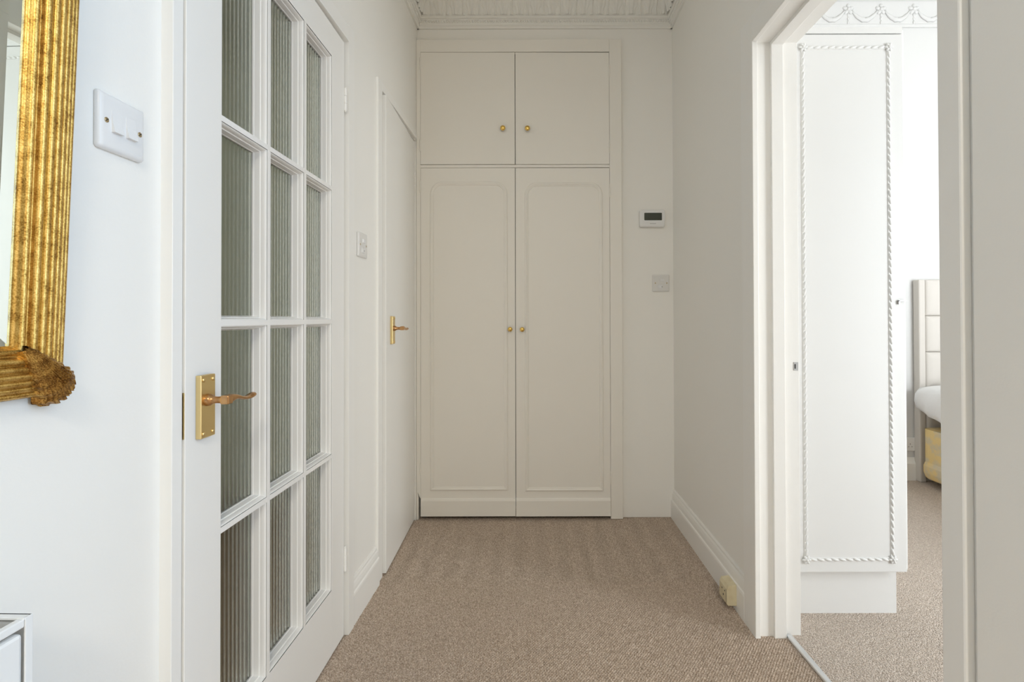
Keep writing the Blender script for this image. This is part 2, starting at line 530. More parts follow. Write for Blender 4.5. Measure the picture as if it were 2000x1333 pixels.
def leaf_mesh():
    """acanthus leaf lying on the cove; local x along the cornice, origin at the wall line"""
    mb = MB()

    def fn(u, v):
        lat = (u - 0.5) * 2
        t = 0.03 + 0.90 * v
        wd = 0.034 * (math.sin(PI * (0.12 + 0.80 * v)) ** 0.6) * (1 + 0.16 * math.cos(v * 26))
        p, z = cove_pt(t)
        a = t * PI / 2
        nrm = (math.cos(a), -math.sin(a))
        hgt = 0.009 * (1 - abs(lat) ** 2.2) + 0.0045 * math.cos(lat * 9.0 - v * 5 * (1 if lat > 0 else -1) * 0.6) * (1 - abs(lat)) - 0.0015
        if v > 0.8:
            hgt += 0.020 * ((v - 0.8) / 0.2) ** 1.5 * (1 - abs(lat) * 0.6)
        p += nrm[0] * hgt
        z += nrm[1] * hgt
        return (lat * wd, -p, z)

    mb.grid(13, 15, fn)
    return mb.mesh('leaf')


def dart_mesh():
    mb = MB()

    def fn(u, v):
        lat = (u - 0.5) * 2
        t = 0.02 + 0.62 * v
        wd = 0.0075 * (1 - 0.55 * v) * (1 + 0.3 * math.cos(v * 14))
        p, z = cove_pt(t)
        a = t * PI / 2
        hgt = 0.008 * (1 - lat * lat) - 0.001
        return (lat * wd, -(p + math.cos(a) * hgt), z - math.sin(a) * hgt)

    mb.grid(7, 12, fn)
    return mb.mesh('dart')


LEAF, DART = leaf_mesh(), dart_mesh()
for me in (LEAF, DART):
    me.materials.append(M_CEIL)


def cornice(name, M, a, b, label, pitch=0.084):
    r = thing(name, M, label, 'cornice', ST)
    obj('moulding', MB().prism(CPROF, lambda u, wv, t: (t, -u, wv), a, b), M_CEIL, r)
    n = int((b - a) / pitch)
    off = (b - a - n * pitch) / 2 + a
    for i in range(n):
        obj('leaf', LEAF, M_CEIL, r, T(off + (i + 0.5) * pitch, 0, 0))
        if i:
            obj('dart', DART, M_CEIL, r, T(off + i * pitch, 0, 0))
    bd = MB()
    nb = int((b - a) / 0.0135)
    for i in range(nb):
        x = a + (i + 0.5) * (b - a) / nb
        bd.lathe([(0.0008, -0.0075), (0.0042, -0.005), (0.0055, 0), (0.0042, 0.005), (0.0008, 0.0075)],
                 lambda px, py, h, x=x: (x + h * 0.75, -0.0185 + px, 2.613 + py * 1.5), 8)
    obj('bead_row', bd, M_CEIL, r, kind='stuff')
    return r


cornice('trim_1', T(0, 2.70, 0), -0.640, 0.765, 'ornate plaster cornice with leaves above the cupboard')
cornice('trim_2', LW @ Matrix.Rotation(PI / 2, 4, 'Z'), 0.9, 2.715, 'plaster leaf cornice along the top of the left wall')
cornice('trim_3', T(RX, 0, 0) @ Matrix.Rotation(-PI / 2, 4, 'Z'), -2.712, -0.9, 'plaster leaf cornice along the top of the right wall')

# ------------------------------------------------------------------ door casings of the left wall
def arch_prof(wd, th):
    return [(0, 0), (0, th * 0.8), (0.003, th), (wd - 0.006, th), (wd - 0.002, th * 0.86), (wd, th * 0.6), (wd, 0)]


tr = thing('trim_4', lw(0, 0.888, 0), 'white wooden casing around the glazed door', 'door casing', ST)
y0 = 0.888
mb = MB().prism([(0.009, 0.0), (0.009, 0.0205), (0.0100, 0.0215), (0.0335, 0.0215), (0.0335, 0.0)], lambda u, wv, t: (wv, u, t), 0, 2.03)
obj('casing', mb, M_TRIM, tr)
mb = MB().prism([(1.703 - y0, 0), (1.703 - y0, 0.0215), (1.748 - y0, 0.0215), (1.755 - y0, 0.016), (1.757 - y0, 0)], lambda u, wv, t: (wv, u, t), 0, 2.03)
obj('casing', mb, M_TRIM, tr)
mb = MB().prism([(1.972, 0), (1.972, 0.0215), (2.022, 0.0215), (2.029, 0.016), (2.030, 0)], lambda u, wv, t: (wv, t, u), 0.0336, 1.7025 - y0)
obj('head_casing', mb, M_TRIM, tr)
obj('lining', MB().box(-0.13, 0.0, D1A - y0, 0.9195 - y0, 0, 1.985).box(-0.13, 0.0, 1.703 - y0, D1B - y0, 0, 1.985)
    .box(-0.13, 0.0, 0.9195 - y0, 1.703 - y0, 1.970, 1.985), M_TRIM, tr)
obj('door_stop', MB().box(-0.085, -0.055, 0.9195 - y0, 0.935 - y0, 0, 1.957).box(-0.085, -0.055, 1.688 - y0, 1.703 - y0, 0, 1.957)
    .box(-0.085, -0.055, 0.9195 - y0, 1.703 - y0, 1.957, 1.970), M_TRIM, tr)

tr = thing('trim_5', lw(0, 2.030, 0), 'white wooden casing around the plain flush door', 'door casing', ST)
obj('casing', MB().box(0, 0.012, 0, 0.052, 0, 2.012, 0.002), M_TRIM, tr)
obj('head_casing', MB().box(0, 0.012, 0.0525, 0.608, 1.978, 2.012, 0.002), M_TRIM, tr)
obj('lining', MB().box(-0.13, -0.001, 0.046, 0.060, 0, 1.978).box(-0.13, -0.001, 0.060, 0.655, 1.974, 1.984).box(-0.13, 0.0, 0.636, 0.660, 0, 1.974), M_TRIM, tr)
obj('door_stop', MB().box(-0.09, -0.06, 0.06, 0.636, 1.955, 1.974), M_TRIM, tr)


# ------------------------------------------------------------------ lever handle shared by the two left doors
def lever_mesh(direction=1):
    mb = MB()
    mb.lathe([(0.0112, 0.0), (0.0116, 0.0015), (0.0108, 0.003), (0.0112, 0.005), (0.0106, 0.008), (0.0086, 0.0105), (0.0068, 0.013), (0.0062, 0.020), (0.0066, 0.027),
              (0.0074, 0.029), (0.0074, 0.0305)], lambda a, b, h: (h, a, b), 24)
    mb.box(0.0295, 0.0455, -0.0078, 0.0085, -0.0078, 0.0088, 0.0022)
    path = [(0.004, 0.0005, 0.0088, 0.0062), (0.012, 0.0008, 0.0086, 0.0066), (0.019, 0.0014, 0.0070, 0.0070), (0.027, 0.0018, 0.0052, 0.0072),
            (0.036, 0.0004, 0.0042, 0.0074), (0.046, -0.0026, 0.0036, 0.0076), (0.056, -0.0050, 0.0034, 0.0078), (0.066, -0.0060, 0.0036, 0.0080),
            (0.074, -0.0054, 0.0044, 0.0082), (0.081, -0.0042, 0.0052, 0.0082), (0.087, -0.0032, 0.0053, 0.0078), (0.092, -0.0026, 0.0045, 0.0068), (0.0955, -0.0022, 0.0024, 0.004)]
    rings = []
    for y, z, hh, hw in path:
        rings.append([(0.0375 + hw * math.cos(2 * PI * i / 14), direction * y, z + hh * math.sin(2 * PI * i / 14)) for i in range(14)])
    mb.loft(rings)
    return mb.mesh('lever')


LEVER = lever_mesh()
LEVER.materials.append(M_BRASSD)
SCREWM = MB().lathe([(0.0040, 0), (0.0042, 0.0006), (0.0036, 0.0016), (0.0015, 0.0022), (0.0003, 0.0023)], lambda a, b, h: (h, a, b), 14).mesh('screw')
SCREWM.materials.append(M_BRASS)


def handle(parent, y, zc, zl):
    """latch plate centred at (y, zc) on the face x=0 of a door, lever spindle at height zl"""
    mb = MB()
    slab(mb, 0.0430, 0.1185, 0.0012, [(0.0004, 0), (0, 0.001), (0, 0.0090), (0.0014, 0.0105)], lambda u, v, t: (t, u, v))
    p = obj('handle_plate', mb, M_BRASS, parent, T(0, y, zc), label='satin brass latch plate')
    obj('lever', LEVER, M_BRASSD, p, T(0.0100, -0.004, zl - zc), label='scrolled aged brass lever')
    for sy in (-1, 1):
        for sz in (-1, 1):
            obj('screw', SCREWM, M_BRASS, p, T(0.0104, sy * 0.0140, sz * 0.0505))
    return p


def hinge(parent, x, y, z, ln=0.075, m=M_TRIM, r=0.0045):
    """painted butt hinge: knuckle of three barrels with finials"""
    prof = [(0.0015, -ln / 2 - 0.004), (r * 0.9, -ln / 2 - 0.002), (r * 0.6, -ln / 2)]
    for k in range(3):
        a = -ln / 2 + k * ln / 3
        prof += [(r, a + 0.0012), (r, a + ln / 3 - 0.0012), (r * 0.55, a + ln / 3)]
    prof += [(r * 0.9, ln / 2 + 0.002), (0.0015, ln / 2 + 0.004)]
    return obj('hinge', MB().lathe(prof, lambda a, b, h: (x + a, y + b, z + h), 12, False), m, parent)


# ------------------------------------------------------------------ glazed door (12 reeded panes)
P0, P1 = Vector((-0.6270, 0.9250)), Vector((-0.6220, 1.6900))
D1M = T(P0.x, P0.y, 0.0065) @ Matrix.Rotation(-math.atan2(P1.x - P0.x, P1.y - P0.y), 4, 'Z')
DW, DTH = 0.765, 0.044
door1 = thing('door_1', D1M, 'white painted door with twelve reeded glass panes and a brass lever', 'door', ST)
S0, S1 = 0.106, 0.664
ZB, ZT, ZTOP = 0.1995, 1.8595, 1.9565
obj('stile', MB().box(-DTH, 0, 0, S0, 0, ZTOP, 0.0012), M_TRIM, door1)
obj('stile', MB().box(-DTH, 0, S1, DW, 0, ZTOP, 0.0012), M_TRIM, door1)
obj('bottom_rail', MB().box(-DTH, -0.0002, S0 - 0.002, S1 + 0.002, 0, ZB), M_TRIM, door1)
obj('top_rail', MB().box(-DTH, -0.0002, S0 - 0.002, S1 + 0.002, ZT, ZTOP), M_TRIM, door1)
BW = 0.014
ycs = [S0 + 0.1767 + BW / 2, S1 - 0.1767 - BW / 2]
zcs = [0.6145, 1.0310, 1.4460]
for yc in ycs:
    obj('glazing_bar', MB().box(-DTH, -0.0004, yc - BW / 2, yc + BW / 2, ZB - 0.002, ZT + 0.002), M_TRIM, door1)
for zc in zcs:
    obj('glazing_bar', MB().box(-DTH, -0.0002, S0 - 0.002, S1 + 0.002, zc - BW / 2 + 0.001, zc + BW / 2 - 0.001), M_TRIM, door1)
yed = [S0] + [e for yc in ycs for e in (yc - BW / 2, yc + BW / 2)] + [S1]
zed = [ZB] + [e for zc in zcs for e in (zc - BW / 2 + 0.001, zc + BW / 2 - 0.001)] + [ZT]
GPROF = [(0.0, -0.0007), (0.0, -0.0024), (0.0008, -0.0030), (0.0018, -0.0036), (0.0032, -0.0062), (0.0042, -0.0098), (0.0047, -0.0138), (0.0052, -0.0150),
         (0.0064, -0.0150), (0.0068, -0.0158), (0.0086, -0.0275), (0.0096, -0.0290), (0.0096, -0.0375), (0.0, -0.0375)]


def pane_mesh(wd, ht):
    ribs = max(8, round(wd / 0.0150))
    ns = 12
    mb = MB()
    top, bot = [], []
    for k in range(ribs):
        for i in range(ns):
            u = (k + i / ns) / ribs
            top.append((u * wd, -0.0330 + 0.0008 * math.sin(PI * i / ns)))
    top.append((wd, -0.0330))
    n = len(top)
    v = [(x, y, 0) for y, x in top] + [(x, y, ht) for y, x in top]
    mb.add(v, [(i, i + 1, n + i + 1, n + i) for i in range(n - 1)], False)
    xb = -0.0365
    mb.add([(xb, 0, 0), (xb, wd, 0), (xb, wd, ht), (xb, 0, ht)], [(0, 3, 2, 1)])
    mb.add([(xb, 0, 0), (-0.0330, 0, 0), (-0.0330, 0, ht), (xb, 0, ht)], [(0, 1, 2, 3)])
    mb.add([(xb, wd, 0), (-0.0330, wd, 0), (-0.0330, wd, ht), (xb, wd, ht)], [(0, 3, 2, 1)])
    mb.add([(xb, 0, 0), (xb, wd, 0)] + [(x, y, 0) for y, x in reversed(top)], [tuple(range(n + 2))])
    mb.add([(xb, 0, ht), (xb, wd, ht)] + [(x, y, ht) for y, x in reversed(top)], [tuple(range(n + 2))])
    return mb.mesh('pane', True)


for c in range(3):
    for r in range(4):
        a, b, z0, z1 = yed[2 * c], yed[2 * c + 1], zed[2 * r], zed[2 * r + 1]
        obj('moulding', MB().ring([(a, z0), (b, z0), (b, z1), (a, z1)], GPROF, lambda u, wv, h: (h, u, wv)), M_TRIM, door1)
        q = 0.0080
        obj('pane', pane_mesh(b - a - 2 * q, z1 - z0 - 2 * q), M_GLASS, door1, T(0, a + q, z0 + q))
handle(door1, 0.0495, 0.8745, 0.8865)
obj('lock_forend', MB().box(-0.014, -0.0012, -0.0018, 0.001, 0.822, 0.906, 0.0004), M_BRASS, door1, label='brass latch forend on the door edge')
hinge(door1, 0.0035, DW + 0.002, 1.767)
hinge(door1, 0.0035, DW + 0.002, 0.249)

# ------------------------------------------------------------------ plain flush door, slightly ajar
Q0, Q1 = Vector((-0.6006, 2.100)), Vector((-0.6143, 2.668))
D2M = T(Q0.x, Q0.y, 0.006) @ Matrix.Rotation(-math.atan2(Q1.x - Q0.x, Q1.y - Q0.y), 4, 'Z')
door2 = thing('door_2', D2M, 'plain white flush door with a brass lever, slightly ajar beside the cupboard', 'door', ST)
obj('leaf', MB().box(-0.035, 0, 0, 0.5625, 0, 1.963, 0.0012), M_TRIM, door2)
handle(door2, 0.088, 0.992, 0.9995)
hinge(door2, 0.0035, 0.5645, 1.775, 0.06)
hinge(door2, 0.0035, 0.5645, 0.245, 0.06)

# ------------------------------------------------------------------ bedroom doorway casing
tr = thing('trim_6', T(RX, 0.864, 0), 'white wooden casing and lining of the bedroom doorway', 'door casing', ST)
yo = 0.864


def tb(x0, x1, y0, y1, z0, z1, c=0.0):
    return MB().box(x0 - RX, x1 - RX, y0 - yo, y1 - yo, z0, z1, c)


obj('casing', tb(0.7256, RX, 1.680, 1.772, -0.003, 2.045, 0.002), M_TRIM, tr)
obj('casing', tb(0.7256, RX, 0.864, 0.9145, -0.003, 2.045, 0.004), M_TRIM, tr)
obj('head_casing', tb(0.7256, RX, 0.915, 1.6795, 1.958, 2.045, 0.002), M_TRIM, tr)
obj('lining', tb(RX, 0.880, 1.692, RF, -0.003, 1.972, 0.001), M_TRIM, tr)
obj('lining', tb(RX, 0.880, RN, 0.917, -0.003, 1.972, 0.001), M_TRIM, tr)
obj('head_lining', tb(RX, 0.880, 0.917, 1.692, 1.960, 1.972), M_TRIM, tr)
obj('door_stop', tb(0.789, 0.828, 1.680, 1.692, -0.003, 1.960, 0.0012), M_TRIM, tr)
obj('door_stop', tb(0.789, 0.828, 0.917, 0.929, -0.003, 1.960, 0.0012), M_TRIM, tr)
obj('head_stop', tb(0.789, 0.828, 0.929, 1.680, 1.948, 1.960, 0.001), M_TRIM, tr)
sp = obj('strike_plate', tb(0.861, 0.877, 1.6905, 1.693, 0.872, 0.899, 0.0004), M_STEEL, tr, label='small steel strike plate')
obj('latch_hole', tb(0.864, 0.868, 1.6900, 1.6908, 0.878, 0.893), M_HOLE, sp)

mb = MB().prism([(0, 0), (0.020, 0), (0.0185, 0.0045), (0.0155, 0.0065), (0.0045, 0.0065), (0.0015, 0.0045)], lambda u, wv, t: (u, t, wv), -0.77, 0.0)
obj('threshold_strip', mb, M_ALU, None, T(0.829, 1.688, 0.001) @ Matrix.Rotation(0.022, 4, 'Z'),
    'silver metal carpet strip across the bedroom doorway', 'threshold strip')

# ------------------------------------------------------------------ fitted cupboard
CY = 2.673
cup = thing('fitted_cupboard', T(0, CY, 0), 'tall cream built-in cupboard with four doors filling the end wall', 'cupboard')
OL, OR, OT = -0.5845, 0.4055, 2.4460
obj('frame', MB().prism([(CX0 + 0.0015, 0), (-0.5960, 0), (-0.5960, 0.112), (-0.6005, 0.143), (OL, 0.108), (OL, 2.511), (CX0 + 0.0015, 2.511)],
                        lambda u, wv, t: (u, t, wv), 0.0, 0.14), M_CUPB, cup, label='left post of the frame, notched at the foot')
obj('frame', MB().box(OR, 0.4695, 0, 0.026, 0.0, 2.511, 0.003), M_CUPB, cup, label='right post of the frame')
obj('frame', MB().box(OL, OR, 0.0004, 0.026, OT, 2.511, 0.001), M_CUPB, cup, label='head of the frame')
obj('rail', MB().box(OL, OR, 0.001, 0.026, 1.8375, 1.8525, 0.001), M_CUPB, cup)
obj('carcass', MB().box(OL, OR, 0.42, 0.44, 0.0, 2.45).box(OR, OR + 0.02, 0.028, 0.44, 0, 2.45)
    .box(OL, OR, 0.028, 0.44, 2.4465, 2.46).box(OL - 0.02, OL, 0.141, 0.44, 0, 2.45), M_DARK, cup)  # coloured near black to put shade behind the door gaps
CM = -0.0885
KNOB = MB().lathe([(0.0065, 0), (0.0060, 0.004), (0.0052, 0.008), (0.0075, 0.011), (0.0125, 0.014), (0.0138, 0.0175), (0.0125, 0.0215), (0.0085, 0.0245),
                   (0.0035, 0.0258), (0.0004, 0.0260)], lambda a, b, h: (a, -h, b), 24).mesh('knob')
KNOB.materials.append(M_KNOB)


def cdoor(x0, x1, zb, ztl, ztr, y=0.0):
    mb = MB().prism([(x0, zb), (x1, zb), (x1, ztr), (x0, ztl)], lambda u, wv, t: (u, t, wv), y, y + 0.020)
    return obj('door', mb, M_CUPB, cup)


G = 0.0012
ul = cdoor(OL + G, CM - 0.0016, 1.8550, 2.4440, 2.4425)
ur = cdoor(CM + 0.0016, OR - G, 1.8545, 2.4428, 2.4400)
obj('knob', KNOB, M_KNOB, ul, T(-0.1520, 0, 2.0390))
obj('knob', KNOB, M_KNOB, ur, T(-0.0240, 0, 2.0375))
ll = cdoor(OL + G, CM - 0.0014, 0.0195, 1.8355, 1.8350)
lr = cdoor(CM + 0.0014, OR - G, 0.0185, 1.8345, 1.8335)
obj('knob', KNOB, M_KNOB, ll, T(-0.1165, 0, 0.9905) @ Matrix.Scale(0.9, 4))
obj('knob', KNOB, M_KNOB, lr, T(-0.0540, 0, 0.9895) @ Matrix.Scale(0.9, 4))
MPROF = [(0, 0.0), (0.0015, -0.0035), (0.005, -0.0062), (0.009, -0.0068), (0.0125, -0.0050), (0.0145, -0.0035), (0.0185, -0.0030), (0.0205, 0.0)]
for d, x0, x1, zb, zt in ((ll, -0.5355, -0.1290, 0.1500, 1.7645), (lr, -0.0405, 0.3690, 0.1460, 1.7590)):
    rr = 0.066
    path = [(x0, zb), (x1, zb)] + [(x1 - rr + rr * math.cos(a), zt - rr + rr * math.sin(a)) for a in [PI / 2 * i / 8 for i in range(9)]] \
        + [(x0 + rr + rr * math.cos(a), zt - rr + rr * math.sin(a)) for a in [PI / 2 + PI / 2 * i / 8 for i in range(9)]]
    obj('panel_moulding', MB().ring(path, MPROF, lambda u, wv, h: (u, h, wv)), M_CUPB, d)
for d, x0, x1, zb in ((ll, OL + 0.0015, CM - 0.0012, 0.0195), (lr, CM + 0.0012, OR - 0.0015, 0.0185)):
    pr = [(0, zb), (-0.0075, zb), (-0.0075, 0.098), (-0.0050, 0.107), (0, 0.1115)]
    obj('kick_board', MB().prism(pr, lambda u, wv, t: (t, u, wv), x0, x1), M_CUPB, d)
for d, x, zs in ((ul, OL - 0.001, (2.385, 1.955)), (ur, OR + 0.001, (2.345, 1.945)), (ll, OL - 0.001, (1.740, 0.262)), (lr, OR + 0.001, (1.715, 0.215))):
    for z in zs:
        hinge(d, x, -0.0022, z, 0.058, M_CUPB, 0.0034)

# ------------------------------------------------------------------ thermostat and fuse plates
def frame_end(x, z):
    """local frame on the end wall: x right, y up, z towards the viewer"""
    return T(x, 2.70, z) @ Matrix(((1, 0, 0, 0), (0, 0, -1, 0), (0, 1, 0, 0), (0, 0, 0, 1)))


def frame_left(y, z):
    """local frame on the left wall: x along +y, y up, z out of the wall"""
    return LW @ T(0, y, z) @ Matrix(((0, 0, 1, 0), (1, 0, 0, 0), (0, 1, 0, 0), (0, 0, 0, 1))) @ Matrix.Scale(1, 4)


ID = lambda u, v, t: (u, v, t)
th = thing('thermostat', frame_end(0.6300, 1.5700), 'white wall thermostat with a dark display right of the cupboard', 'thermostat')
mb = MB()
slab(mb, 0.1330, 0.0900, 0.010, [(0.003, 0.0002), (0.0, 0.004), (0.0, 0.018), (0.002, 0.0235), (0.006, 0.0255)], ID)
obj('case', mb, M_PLAS, th)
mb = MB()
slab(mb, 0.0930, 0.0400, 0.004, [(0.0, 0.0250), (0.0005, 0.0262)], ID)
obj('display', mb, M_LCD, th, T(0.0025, 0.0085, 0), label='dark grey green display')
mb = MB()
for i in range(8):
    mb.box(-0.0165 + i * 0.0041, -0.0137 + i * 0.0041, -0.0335, -0.0312 + 0.0007 * (i % 2), 0.0254, 0.0258)
obj('print_mark', mb, M_INK, th, T(0.002, 0.004, 0), label='tiny grey maker mark, too small to read')


def fuse_plate(M, label, sx=1):
    t = thing('fused_switch', M, label, 'wall switch', group=None)
    mb = MB()
    slab(mb, 0.0890, 0.0890, 0.005, [(0.002, 0.0002), (0.0, 0.002), (0.0, 0.0065), (0.0022, 0.0085), (0.006, 0.0095)], ID)
    obj('plate', mb, M_GREYP, t)
    mb = MB()
    slab(mb, 0.0240, 0.0140, 0.0015, [(0.0, 0.0090), (0.0004, 0.0112), (0.0012, 0.0120)], ID)
    obj('rocker', mb, M_PLAS, t, T(0.004, 0.0165, 0) @ Matrix.Rotation(0.08, 4, 'X'))
    mb = MB()
    slab(mb, 0.0260, 0.0200, 0.0018, [(0.0, 0.0090), (0.0004, 0.0108), (0.0012, 0.0114)], ID)
    fc = obj('fuse_carrier', mb, M_PLAS, t, T(-0.004, -0.0190, 0))
    obj('slot', MB().box(0.0075, 0.0100, -0.004, 0.002, 0.0112, 0.0117), M_HOLE, fc)
    for s in (-1, 1):
        obj('screw', MB().lathe([(0.0038, 0.0085), (0.0038, 0.0100), (0.0020, 0.0105)], lambda a, b, h, s=s: (a + s * 0.0302, b, h), 12), M_SCREW, t)
    return t


fuse_plate(frame_end(0.6765, 1.2310), 'white fused switch plate on the end wall below the thermostat')
fuse_plate(frame_left(1.871, 1.3150), 'white fused switch plate on the left wall between the two doors')

# two gang light switch near the mirror
ls = thing('light_switch', frame_left(0.806, 1.3485), 'white double light switch with two rockers beside the gilt mirror', 'light switch')
mb = MB()
slab(mb, 0.0885, 0.0885, 0.006, [(0.0008, 0.0002), (0.0, 0.002), (0.0004, 0.005), (0.0016, 0.0075), (0.0040, 0.0092), (0.0080, 0.0100)], ID, True)
obj('plate', mb, M_PLAS, ls)
for s in (-1, 1):
    mb = MB()
    mb.prism([(-0.0172, 0.0096), (0.0165, 0.0096), (0.0165, 0.0101), (0.0, 0.0116), (-0.0172, 0.0160)], lambda u, wv, t: (t, u, wv), -0.0092, 0.0092)
    obj('rocker', mb, M_PLAS, ls, T(s * 0.0136, 0.002, 0))
    sc_ = obj('screw', MB().lathe([(0.0040, 0.0094), (0.0040, 0.0106), (0.0030, 0.0109), (0.0004, 0.0109)], lambda a, b, h, s=s: (a + s * 0.0318, b, h), 14), M_SCREW, ls)
    obj('screw_slot', MB().box(-0.0032, 0.0032, -0.0006, 0.0006, 0.0108, 0.0112), M_HOLE, sc_, T(s * 0.0318, 0, 0) @ Matrix.Rotation(0.7, 4, 'Z'))

# small cream socket on the right skirting
sk = thing('skirting_socket', T(RX - 0.0185, 1.8700, 0.055), 'small yellowed cream socket box on the right skirting board', 'socket')
mb = MB()
mb.prism([(0, -0.036), (-0.030, -0.036), (-0.0345, -0.031), (-0.0345, 0.020), (-0.028, 0.034), (0, 0.037)], lambda u, wv, t: (u, t, wv), -0.036, 0.036)
obj('case', mb, M_CREAM, sk)
for yy, zz, r in ((-0.016, 0.008, 0.0028), (0.010, 0.006, 0.0028), (-0.002, -0.012, 0.0034)):
    obj('pin_hole', MB().lathe([(r, 0), (r, 0.0008)], lambda a, b, h, yy=yy, zz=zz: (-0.0345 - h, yy + a, zz + b), 10, False), M_HOLE, sk)
obj('lid_seam', MB().box(-0.0350, -0.0344, -0.0285, -0.0275, -0.030, 0.020), M_HOLE, sk)

# ------------------------------------------------------------------ gilt mirror on the left wall
FW = 0.0670
MWD, MHT = 0.74, 1.10
YR, ZBOT = 0.6988, 0.9460
MM = LW @ T(0.002, YR, ZBOT) @ Matrix.Rotation(-0.0030, 4, 'X') @ Matrix.Rotation(0.038, 4, 'Y')
mir = thing('gilt_mirror', MM, 'large mirror in a reeded gilt frame hung on the left wall', 'mirror')
prof = [(0.0, 0.0), (0.0, 0.0125)]


def reed(w0, w1, h0, h1, n=8, k=1.0):
    for i in range(n + 1):
        t = i / n
        prof.append((w0 + (w1 - w0) * (0.5 - 0.5 * math.cos(PI * t)), h0 + (h1 - h0) * t + k * (w1 - w0) * 0.5 * math.sin(PI * t)))


outer = [(0.0004, 0.0070, 0.0120, 0.0148), (0.0078, 0.0148, 0.0150, 0.0172), (0.0157, 0.0230, 0.0174, 0.0190), (0.0240, 0.0320, 0.0190, 0.0200),
         (0.0331, 0.0418, 0.0200, 0.0200), (0.0430, 0.0522, 0.0196, 0.0188)]
for a in outer:
    reed(*a, 7, 1.0)
prof += [(0.0526, 0.0165), (0.0540, 0.0158), (0.0550, 0.0158)]
reed(0.0552, 0.0638, 0.0160, 0.0145, 10, 1.0)
prof += [(0.0642, 0.0125), (0.0658, 0.0115), (0.0670, 0.0095), (0.0670, 0.0050)]
path = [(0, 0), (0, MHT), (-MWD, MHT), (-MWD, 0)]


def rail(i):
    """one mitred side of the frame"""
    n = 4
    rows = []
    for j in (i, (i + 1) % n):
        c = Vector(path[j])
        inw = Vector((-1 if c.x == 0 else 1, 1 if c.y == 0 else -1))
        rows.append([(h, c.x + inw.x * o, c.y + inw.y * o) for o, h in prof])
    k = len(prof)
    mb = MB()
    mb.add(rows[0] + rows[1], [(q, q + 1, k + q + 1, k + q) for q in range(k - 1)], True)
    return mb


for i in range(4):
    obj('frame_rail', rail(i), M_GOLD, mir)
iy0, iy1, iz0, iz1 = -MWD + FW - 0.003, -FW + 0.003, FW - 0.003, MHT - FW + 0.003
bw = 0.020
mb = MB()
O = [(iy0, iz0), (iy1, iz0), (iy1, iz1), (iy0, iz1)]
I = [(iy0 + bw, iz0 + bw), (iy1 - bw, iz0 + bw), (iy1 - bw, iz1 - bw), (iy0 + bw, iz1 - bw)]
mb.add([(0.0085, a, b) for a, b in O] + [(0.0072, a, b) for a, b in I],
       [(4, 5, 6, 7)] + [(j, (j + 1) % 4, 4 + (j + 1) % 4, 4 + j) for j in range(4)])
obj('mirror_glass', mb, M_MIRR, mir)
obj('backing', MB().box(0.0, 0.006, -MWD + 0.004, -0.004, 0.004, MHT - 0.004), M_DARK, mir)


def frame_h(o):
    o = min(max(o, 0.0), FW)
    for (a, ha), (b, hb) in zip(prof[:-1], prof[1:]):
        if a <= o <= b and b > a:
            return ha + (hb - ha) * (o - a) / (b - a)
    return 0.01


def leaf_corner(cx, cz, sy, sz):
    """acanthus leaf folded over a frame corner; runs from the inner corner out to the outer corner"""
    mb = MB()
    L = FW * math.sqrt(2)

    def fn(u, v):
        lat = (u - 0.5) * 2
        al = abs(lat)
        s = 0.004 + v * (L + 0.003)
        wd = 0.0050 + 0.0255 * (v ** 0.85) * (1 if v < 0.88 else 1 - 0.34 * ((v - 0.88) / 0.12) ** 2)
        wd *= 1 + 0.07 * math.cos(v * 44) * al * al
        t = lat * wd
        d = L - (s - 0.010 * lat * lat * v + 0.0020 * math.cos(lat * 19) * max(0, v - 0.75) / 0.25)
        ya = (d + t) / math.sqrt(2)
        za = (d - t) / math.sqrt(2)
        inner = min(ya, za)
        base = 0.004 if inner < 0 else max(frame_h(inner), 0.004)
        prof_h = (1 - al ** 3.2) * (0.0115 - 0.003 * v) * min(1, 0.55 + 2.2 * v)
        vein = math.cos(2 * PI * (6.0 * al ** 0.9 - 0.8 * v))
        rib = 0.0014 * vein * (0.35 + 0.65 * v) * (1 - al ** 6) - (0.0018 * v if al < 0.05 else 0)
        h = 0.0232 - 0.0100 * max(0, v - 0.72) / 0.28 + prof_h + rib
        if al > 0.96:
            h = max(0.003, base - 0.002)
        if v > 0.98:
            h = 0.0045
        return (h, cx + sy * ya, cz + sz * za)

    mb.grid(71, 56, fn)
    o = obj('corner_leaf', mb, M_GOLDD, mir, label='darker carved acanthus leaf on a frame corner')
    return o


leaf_corner(0.0, 0.0, -1, 1)
leaf_corner(0.0, MHT, -1, -1)
leaf_corner(-MWD, 0.0, 1, 1)
leaf_corner(-MWD, MHT, 1, -1)

# ------------------------------------------------------------------ radiator below the mirror
RD = thing('radiator', lw(0.0005, 0.578, 0.123), 'white panel radiator low on the left wall under the mirror', 'radiator')
RL, RH, RDp = 1.0, 0.594, 0.100
mb = MB().box(RDp - 0.013, RDp - 0.0015, -RL, -0.0090, 0.0, RH - 0.016, 0.004)
obj('front_panel', mb, M_RAD, RD)
mb = MB()
for k in range(24):
    yc = -0.050 - k * 0.040
    mb.prism([(yc - 0.012, 0), (yc - 0.007, 0.003), (yc + 0.007, 0.003), (yc + 0.012, 0)], lambda u, wv, t: (RDp - 0.002 + wv, u, t), 0.05, RH - 0.06)
obj('pressed_ribs', mb, M_RAD, RD)
obj('back_panel', MB().box(0.020, 0.031, -RL, -0.014, 0.0, RH - 0.020, 0.003), M_RAD, RD)
obj('side_panel', MB().box(0.018, RDp, -0.0035, 0.0, 0.004, RH, 0.001).box(RDp - 0.0015, RDp + 0.0006, -0.0083, -0.0001, 0.004, RH, 0.0005)
    .box(0.018, RDp, -0.010, -0.0001, RH - 0.0025, RH, 0.0005), M_RAD, RD)
